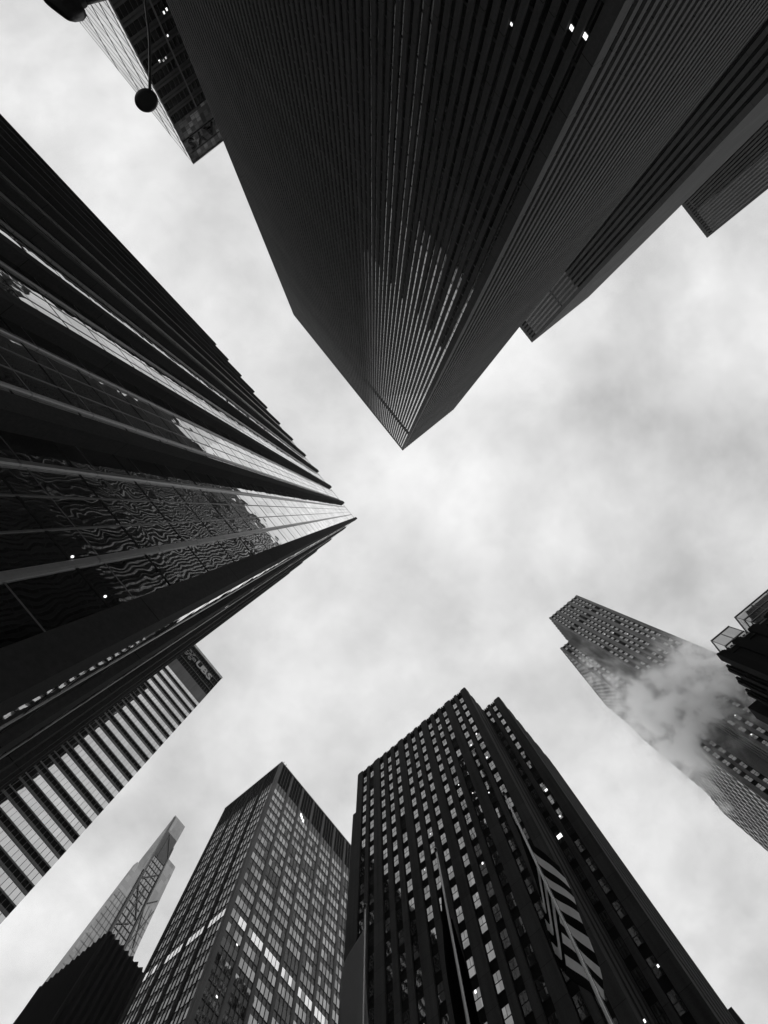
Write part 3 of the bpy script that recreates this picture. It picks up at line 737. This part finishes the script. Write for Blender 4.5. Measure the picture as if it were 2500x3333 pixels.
# ---------------------------------------------------------------- black tower of triangular piers
def tooth_tower():
    H = Hh(150); X0, Y0 = -160.6, 55.2; t = thing('ribbed_tower', (-176, 70, 0), 'black tower with triangular piers and a sawtooth roofline at the lower left', 'office building')
    mb = MB(); mb.box(-191.5, X0 - 1.0, Y0 + 1.0, 100, 0, H - 0.15, M['interior']); mb.build('core_wall', t)
    mb = MB(); mb.prism([(X0 - 1.05, Y0 + 0.4), (X0 - 0.4, Y0 + 1.0), (X0 - 0.4, Y0 + 1.6), (X0 - 1.8, Y0 + 1.6), (X0 - 1.8, Y0 + 0.4)], 0, H, M['black']); mb.build('corner_pier', t)
    p = 2.32
    for i in range(13):
        x = X0 - 1.9 - p * i; mb = MB(); mb.prism([(x - 1.75, Y0 + 1.05), (x - 0.875, Y0 - 0.05), (x, Y0 + 1.05)], 0, H, M['black']); mb.build('triangular_pier', t)
        mb = MB(); mb.box(x - p + 0.02, x - 1.74, Y0 + 0.93, Y0 + 1.0, 0, H - 1.2, M['interior']); mb.build('window_strip', t)
    p = 2.5
    for i in range(15):
        y = Y0 + 1.7 + p * i; mb = MB(); mb.prism([(X0 - 1.05, y), (X0 + 0.05, y + 0.9), (X0 - 1.05, y + 1.8)], 0, H, M['black']); mb.build('triangular_pier', t)
        mb = MB(); mb.box(X0 - 1.0, X0 - 0.93, y + 1.8, y + p, 0, H - 1.2, M['interior']); mb.build('window_strip', t)
    for u, v, m in ((292, 3184, 'glow'), (378, 3204, 'glow'), (398, 3222, 'glow'), (375, 3268, 'glow'), (359, 3303, 'glow'), (234, 3290, 'glow'), (322, 3140, 'band'), (341, 3160, 'band'), (362, 3178, 'band')):
        x, y = W(u, v, 1.0); h = (Y0 + 0.9) / y
        if x * h > X0 - 1: continue
        mb = MB(); s = 0.22 if m == 'glow' else 0.55; mb.box(x * h - s, x * h + s, Y0 + 0.86, Y0 + 0.92, h + CAMZ - s * 1.6, h + CAMZ + s * 1.6, M[m]); mb.build('ceiling_light' if m == 'glow' else 'window', t)
tooth_tower()

# ---------------------------------------------------------------- dark block with roof glazing, right edge
def crown_block():
    H = Hh(90); X0, Y0 = 37.9, 70.0; t = thing('stone_block', (60, 80, 0), 'near-black stone block with toothed parapet and glass roof boxes at the right edge', 'office building')
    X1, Y1 = 78, 82.5; d = 0.5
    mb = MB(); mb.box(X0 + d, X1, Y0 + d, Y1, 0, H - 1.0, M['interior']); mb.build('core_wall', t)
    f = Face('-y', Y0 + d, X0, 1); items = []
    lime_face(t, f, X1 - X0, H, [2.9 + 4.4 * k for k in range(8)], 2.1, d, H - 5.5, 3.7, M['black'], [], z0=0)
    g = Face('-x', X0 + d, Y0 + d, 1)
    for k in range(4):
        mb = MB(); u = 0.0 + 3.35 * k; w = 1.6
        if k: mb.prism([(X0 - 0.0, Y0 + u - 0.2), (X0 + d, Y0 + u - 0.2), (X0 + d, Y0 + u + w), (X0 - 0.0, Y0 + u + w)][::1], 0, H, M['black']); mb.prism([(X0 - 0.45, Y0 + u + 0.2), (X0, Y0 + u + 0.2), (X0, Y0 + u + 0.9), (X0 - 0.45, Y0 + u + 0.9)], 0, H - 0.6, M['black'])
        else: mb.box(X0 - 0.02, X0 + d, Y0 - 0.02, Y0 + 1.8, 0, H + 0.1, M['black'])
        mb.build('pier', t)
        mb = MB(); g.box(mb, u + w, u + 3.35, 0, H - 1.6, 0, 0.06, M['interior']); mb.build('window_strip', t)
    # bright windows
    for u, v, w in ((2487, 2127, 1.9), (2499, 2140, 1.6), (2468, 2212, 1.3), (2488, 2222, 0.9)):
        pass
    for c, z in ((7.3, 61.8), (7.3, 58.0)):
        mb = MB(); p = sash(mb, f, c, z + CAMZ, 1.9, 2.5, 0.04); p.build('pane', mb.build('window', t))
    for yy, z in ((74.7, 72.5), (78.6, 67)):
        mb = MB(); p = sash(mb, g, yy - Y0 - d, z + CAMZ, 1.5, 2.6, 0.06); p.build('pane', mb.build('window', t))
    # glass boxes on the roof
    def glassbox(x0, x1, y0, y1, z0, z1, n, hrow):
        mb = MB(); mb.box(x0, x1, y0, y1, z0, z1, M['g_l']); o = mb.build('roof_glazing', t)
        mb = MB(); r = 0.12
        for zz in [z0, z1] + hrow: mb.box(x0 - r, x1 + r, y0 - r, y0, zz - r, zz + r, M['thin']); mb.box(x0 - r, x0, y0, y1, zz - r, zz + r, M['thin'])
        for k in range(n + 1):
            x = x0 + (x1 - x0) * k / n; mb.box(x - r / 2, x + r / 2, y0 - r * .8, y0, z0, z1, M['thin'])
        mb.box(x0 - r, x0, y1 - r, y1, z0, z1, M['thin']); mb.build('glazing_frame', t)
    glassbox(40.6, 45.7, 70.2, 74.5, Hh(89.0), Hh(94.2), 2, [Hh(90.4)])
    glassbox(48.6, 62, 70.25, 76, Hh(89.0), Hh(95.2), 3, [Hh(91), Hh(92.8)])
    mb = MB(); mb.box(36.0, 60, 83.2, 86.4, 0, Hh(90), M['black']); mb.build('side_wing', t)
    for x, z in ((43.5, 66), (43, 68.5), (47, 67), (47.5, 64)):
        mb = MB(); mb.box(x, x + 0.25, Y0 + d - 0.12, Y0 + d - 0.08, z, z + 0.3, M['glow_soft']); mb.build('ceiling_light', t)
crown_block()

# ---------------------------------------------------------------- steam drifting between the camera and the slab tower
def steam():
    x0, x1, y0, y1, z0, z1 = 10, 64, 78, 117.2, 105, 185
    mb = MB(); mb.box(8, 66, 76, 117.5, 100, 190, M['interior']); mb.mats = []
    # two boxes would overlap the tower; the plume stays in front of it and along its flank
    m = bpy.data.materials.new('steam_vapour'); m.use_nodes = True; n = m.node_tree.nodes; l = m.node_tree.links; n.clear()
    out = n.new('ShaderNodeOutputMaterial'); pv = n.new('ShaderNodeVolumePrincipled'); l.new(pv.outputs[0], out.inputs['Volume'])
    pv.inputs['Color'].default_value = (1.0, 1.0, 1.0, 1); pv.inputs['Anisotropy'].default_value = 0.8
    g = n.new('ShaderNodeNewGeometry')
    no = n.new('ShaderNodeTexNoise'); no.inputs['Scale'].default_value = 0.15; no.inputs['Detail'].default_value = 7; no.inputs['Roughness'].default_value = 0.58; no.inputs['Distortion'].default_value = 0.6
    l.new(g.outputs['Position'], no.inputs[0])
    total = None
    # puffs: (u, v of the photograph, height above eye, radius)
    puffs = ((1930, 2170, 150, 3.5), (1985, 2215, 150, 4.5), (2040, 2290, 150, 5.5), (2100, 2240, 150, 5), (2090, 2350, 150, 6), (2160, 2320, 150, 8), (2190, 2230, 150, 7), (2250, 2150, 150, 6), (2290, 2230, 150, 9), (2330, 2160, 150, 6), (2370, 2250, 150, 8), (2240, 2320, 150, 9), (2180, 2420, 150, 6), (2240, 2440, 150, 5.5), (2430, 2240, 150, 5), (2260, 2510, 150, 4), (2300, 2570, 150, 3.5), (1905, 2110, 150, 2.0), (2350, 2620, 150, 2.5))
    for u, v, h, r in puffs:
        cx_, cy_ = W(u, v, h)
        sb = n.new('ShaderNodeVectorMath'); sb.operation = 'SUBTRACT'; l.new(g.outputs['Position'], sb.inputs[0])
        # keep every puff in front of the tower face and beside its flank
        k = 1.0
        while (cx_ * k > 36 and cy_ * k > 117 - r * 0.55): k *= 0.98
        if cx_ * k <= 36:
            while cx_ * k > 33 - r * 0.5 and cy_ * k > 112: k *= 0.98
        sb.inputs[1].default_value = (cx_ * k, cy_ * k, h * k + CAMZ)
        ln = n.new('ShaderNodeVectorMath'); ln.operation = 'LENGTH'; l.new(sb.outputs[0], ln.inputs[0])
        q = nmath(n, l, 'EXPONENT', nmath(n, l, 'MULTIPLY', nmath(n, l, 'POWER', nmath(n, l, 'DIVIDE', ln.outputs['Value'], r), 2.0), -1.0))
        total = q if total is None else nmath(n, l, 'ADD', total, q)
        STEAM.append((cx_ * k, cy_ * k, h * k + CAMZ, r))
    dens = nmath(n, l, 'MULTIPLY', nmath(n, l, 'MINIMUM', total, 1.2), nmath(n, l, 'MAXIMUM', nmath(n, l, 'MULTIPLY', nmath(n, l, 'SUBTRACT', no.outputs[0], 0.48), 20.0), 0.05))
    dens = nmath(n, l, 'MULTIPLY', dens, 0.22)
    l.new(dens, pv.inputs['Density'])
    mb = MB()
    xs = [s[0] - s[3] * 1.8 for s in STEAM] + [s[0] + s[3] * 1.8 for s in STEAM]
    ys = [s[1] - s[3] * 1.8 for s in STEAM] + [s[1] + s[3] * 1.8 for s in STEAM]; zs = [s[2] - s[3] * 1.8 for s in STEAM] + [s[2] + s[3] * 1.8 for s in STEAM]
    mb.box(min(xs), max(xs), min(ys), max(ys), min(zs), max(zs), m)
    o = mb.build('steam'); tag(o, 'white steam drifting across the tall slim slab tower', 'steam', kind='stuff')
STEAM = []
steam()

# ---------------------------------------------------------------- flagpoles and flags
def flagpole(x, y, top, label):
    t = thing('flagpole', (x, y, 0), label, 'flagpole', 'flagpoles in a row before the limestone block')
    mb = MB(); mb.tube([(x, y, 0), (x, y, 4), (x, y, Hh(top) - 0.3)], [0.05, 0.045, 0.022], M['pole'], 12); mb.build('pole', t, True)
    mb = MB(); mb.lathe((x, y, Hh(top) - 0.16), [(0.005, -0.055), (0.04, -0.035), (0.055, 0), (0.04, 0.035), (0.005, 0.055)], M['lamp'], 12); mb.build('finial', t, True)
    mb = MB(); mb.bar((x + 0.075, y - 0.02, 1.2), (x + 0.045, y - 0.02, Hh(top) - 0.25), 0.007, M['pole'], 5); mb.build('halyard', t)
    mb = MB(); mb.lathe((x, y, 0.14), [(0.22, 0), (0.22, 0.25), (0.12, 0.4)], M['lamp'], 14); mb.build('base', t)
FH = 14.0
for u, v, lab in ((1189, 2933, 'slim steel flagpole carrying a plain grey flag, leftmost of the three'), (1416, 2752, 'steel flagpole carrying a black flag, between the grey-flag and striped-flag poles'), (1635, 2571, 'steel flagpole carrying the striped flag, rightmost of the three')):
    x, y = W(u, v, FH); flagpole(x, y, FH, lab)

def cloth(name, fn, nu, nv, mats, pick, label, thick=0.004, group=None):
    mb = MB(); V = [[fn(i / nu, j / nv) for j in range(nv + 1)] for i in range(nu + 1)]
    for i in range(nu + 1): mb.v += [tuple(p) for p in V[i]]
    ks = [mb.mat(m) for m in mats]
    for i in range(nu):
        for j in range(nv):
            a = i * (nv + 1) + j; mb.f.append((a, a + 1, a + nv + 2, a + nv + 1)); mb.mi.append(ks[pick((i + .5) / nu, (j + .5) / nv)])
    o = mb.build(name, smooth=True); md = o.modifiers.new('thickness', 'SOLIDIFY'); md.thickness = thick
    tag(o, label, 'flag'); return o

def clothmat(name, g, sheen=0.0):
    m = stone(name, g, rough=0.85, var=0.2, scale=2.0, speck=0.15, streak=0.1)
    b = m.node_tree.nodes['Principled BSDF']
    # light passes through the thin cloth
    n, l = m.node_tree.nodes, m.node_tree.links
    tr = n.new('ShaderNodeBsdfTranslucent'); tr.inputs[0].default_value = (g, g, g, 1); mx = n.new('ShaderNodeMixShader'); mx.inputs[0].default_value = 0.6
    l.new(b.outputs[0], mx.inputs[1]); l.new(tr.outputs[0], mx.inputs[2]); l.new(mx.outputs[0], n['Material Output'].inputs[0])
    return m
CM = dict(white=clothmat('flag_white', 0.8), red=clothmat('flag_dark_stripe', 0.02), navy=clothmat('flag_canton', 0.015), blk=clothmat('flag_black', 0.012), grey=clothmat('flag_grey', 0.5))

def bez(pts, t):
    pts = [Vector(p) for p in pts]
    while len(pts) > 1: pts = [pts[i].lerp(pts[i + 1], t) for i in range(len(pts) - 1)]
    return pts[0]
def spline(pts, t):
    n = len(pts) - 1; k = min(int(t * n), n - 1); f = t * n - k
    P = [Vector(pts[max(k - 1, 0)]), Vector(pts[k]), Vector(pts[k + 1]), Vector(pts[min(k + 2, n)])]
    return 0.5 * ((2 * P[1]) + (P[2] - P[0]) * f + (2 * P[0] - 5 * P[1] + 4 * P[2] - P[3]) * f * f + (3 * P[1] - P[0] - 3 * P[2] + P[3]) * f * f * f)

# striped flag: hoist on the third pole, blown back past it in soft folds
X3, Y3_ = W(1635, 2571, FH)
def striped(s, t):
    w = 0.03 * math.sin(6.0 * s + 3.0 * t) + 0.03 * math.sin(11.0 * s - 7.0 * t)
    q = (s - 0.35) / 0.65
    def sheet(q):
        x = -2.52 + 0.30 * q - (0.44 + 0.16 * q) * t
        return Vector((x + w, 10.0 + (1.35 + 0.9 * t * (1 - 0.75 * t) + 0.12 * math.sin(11 * t)) * q, Hh(12.23) - 3.25 * t - 0.02 * math.sin(5 * q)))
    if q >= 0: return sheet(q)
    h = Vector((X3, Y3_ + 0.05, Hh(12.8) - 3.0 * t)); e = sheet(0.0)
    m1 = Vector((-2.52 - 0.14 * t, 9.86, h.z * 0.6 + e.z * 0.4 - 0.25)); m2 = Vector((-2.62 - 0.28 * t, 10.02, e.z - 0.15))
    return spline([h, m1, m2, e], s / 0.35)
def stripepick(s, t):
    k = int(t * 13)
    if k < 7 and s < 0.42: return 2
    return 0 if k % 2 else 1
cloth('flag', striped, 60, 78, (CM['white'], CM['red'], CM['navy']), stripepick, 'flag with pale and dark stripes folding around its pole')
X2, Y2_ = W(1416, 2752, FH)
def blackflag(s, t):
    c = spline([(0, 0.05, 0), (-0.20, 0.03, -0.05), (-0.34, 0.12, -0.2), (-0.18, 0.28, -0.4), (-0.30, 0.42, -0.6), (-0.05, 0.50, -0.8)], s)
    return Vector((X2 + c.x * (0.55 + 0.8 * t) + 0.05 * math.sin(6 * t + 5 * s), Y2_ + c.y * (0.7 + 0.7 * t), Hh(FH) - 1.4 - 3.6 * t + c.z))
cloth('flag', blackflag, 40, 30, (CM['blk'],), lambda s, t: 0, 'limp black flag hanging from the middle flagpole')
X1_, Y1_ = W(1189, 2933, FH)
def greyflag(s, t):
    c = spline([(0, 0.05, 0), (-0.3, 0.0, -0.35), (-0.62, -0.12, -0.9), (-0.8, -0.12, -1.5), (-0.72, 0.1, -2.0), (-0.6, 0.25, -2.4)], s)
    w = 0.10 * math.sin(9 * s + 1.5) * t + 0.05 * math.sin(14 * s - 4 * t)
    return Vector((X1_ + c.x * (1 - 0.15 * t) + w, Y1_ + c.y + 0.16 * t * math.sin(5 * s) + 0.05 * t, Hh(FH) - 0.75 - 3.0 * t + c.z * (1 - 0.35 * t)))
cloth('flag', greyflag, 44, 34, (CM['grey'],), lambda s, t: 0, 'drooping plain grey flag swinging left of its pole')

# ---------------------------------------------------------------- street lamp
def street_lamp():
    px_, py_ = 3.5, -13.5
    t = thing('street_lamp', (px_, py_, 0), 'black street lamp with a round head on a curved arm, upper left', 'street lamp')
    mb = MB(); mb.tube([(px_, py_, 0), (px_, py_, 3), (px_, py_, 9.9)], [0.14, 0.11, 0.08], M['lamp'], 14); mb.build('pole', t, True)
    mb = MB(); mb.lathe((px_, py_, 0.14), [(0.3, 0), (0.3, 0.3), (0.2, 0.6), (0.15, 0.9)], M['lamp'], 16); mb.build('base', t)
    lx, ly = W(474, 322, 7.4); lz = 7.4 + CAMZ
    r = 0.195
    mb = MB(); mb.lathe((lx, ly, lz), [(0.02, -0.015), (r * 0.6, -0.012), (r * 0.95, 0), (r, 0.02), (r * 0.97, 0.045), (r * 0.8, 0.08), (r * 0.45, 0.105), (0.05, 0.12), (0.03, 0.15), (0.01, 0.16)], M['lamp'], 32); mb.build('lamp_head', t, True)
    pts = [(lx, ly, lz + 0.13)]
    for u, v, h in ((488, 210, 8.1), (486, 120, 8.35), (478, 50, 8.5), (476, -20, 8.6), (520, -160, 8.6)):
        x, y = W(u, v, h); pts.append((x, y, h + CAMZ))
    pts.append((px_, py_, 9.8))
    sm = [spline(pts, k / 40) for k in range(41)]
    mb = MB(); mb.tube(sm, 0.026, M['lamp'], 10); mb.build('arm', t, True)
    # second, larger luminaire at the picture's edge
    ax, ay = W(212, 22, 7.9); az = 7.9 + CAMZ
    bx, by = W(345, -6, 8.3)
    mb = MB(); o = Vector((ax, ay, az)); d = (Vector((bx, by, 8.3 + CAMZ)) - o).normalized(); w = d.cross(Vector((0, 0, 1))).normalized(); up = w.cross(d)
    secs = [(-0.20, 0.24, 0.04), (-0.18, 0.30, 0.06), (-0.08, 0.32, 0.09), (0.08, 0.32, 0.10), (0.2, 0.26, 0.08), (0.26, 0.10, 0.06), (0.42, 0.05, 0.05)]
    n = 20; k0 = mb.mat(M['lamp'])
    for s, a, b in secs:
        for j in range(n):
            q = 2 * math.pi * j / n; c_, s_ = math.cos(q), math.sin(q)
            e = 0.6; cc = math.copysign(abs(c_) ** e, c_); ss = math.copysign(abs(s_) ** e, s_)
            mb.v.append(tuple(o + d * s + w * a * cc + up * b * ss))
    for i in range(len(secs) - 1):
        for j in range(n):
            q = (j + 1) % n; mb.f.append((i * n + j, i * n + q, (i + 1) * n + q, (i + 1) * n + j)); mb.mi.append(k0)
    mb.f.append(tuple(range(n - 1, -1, -1))); mb.mi.append(k0); mb.f.append(tuple((len(secs) - 1) * n + j for j in range(n))); mb.mi.append(k0)
    mb.build('luminaire', t, True)
    mb = MB(); mb.tube([tuple(o + d * 0.36), (bx, by, 8.3 + CAMZ), (px_, py_, 9.0)], 0.04, M['lamp'], 10); mb.build('arm', t, True)
street_lamp()

# ---------------------------------------------------------------- air
def haze():
    m = bpy.data.materials.new('haze_air'); m.use_nodes = True; n = m.node_tree.nodes; l = m.node_tree.links; n.clear()
    out = n.new('ShaderNodeOutputMaterial'); pv = n.new('ShaderNodeVolumePrincipled'); l.new(pv.outputs[0], out.inputs['Volume'])
    pv.inputs['Color'].default_value = (0.95, 0.95, 0.95, 1); pv.inputs['Density'].default_value = HAZE; pv.inputs['Anisotropy'].default_value = 0.0
    mb = MB(); mb.box(-1600, 1600, -1600, 1600, -1.2, 326, m); tag(mb.build('haze'), kind='stuff')
HAZE = 0.00007
haze()
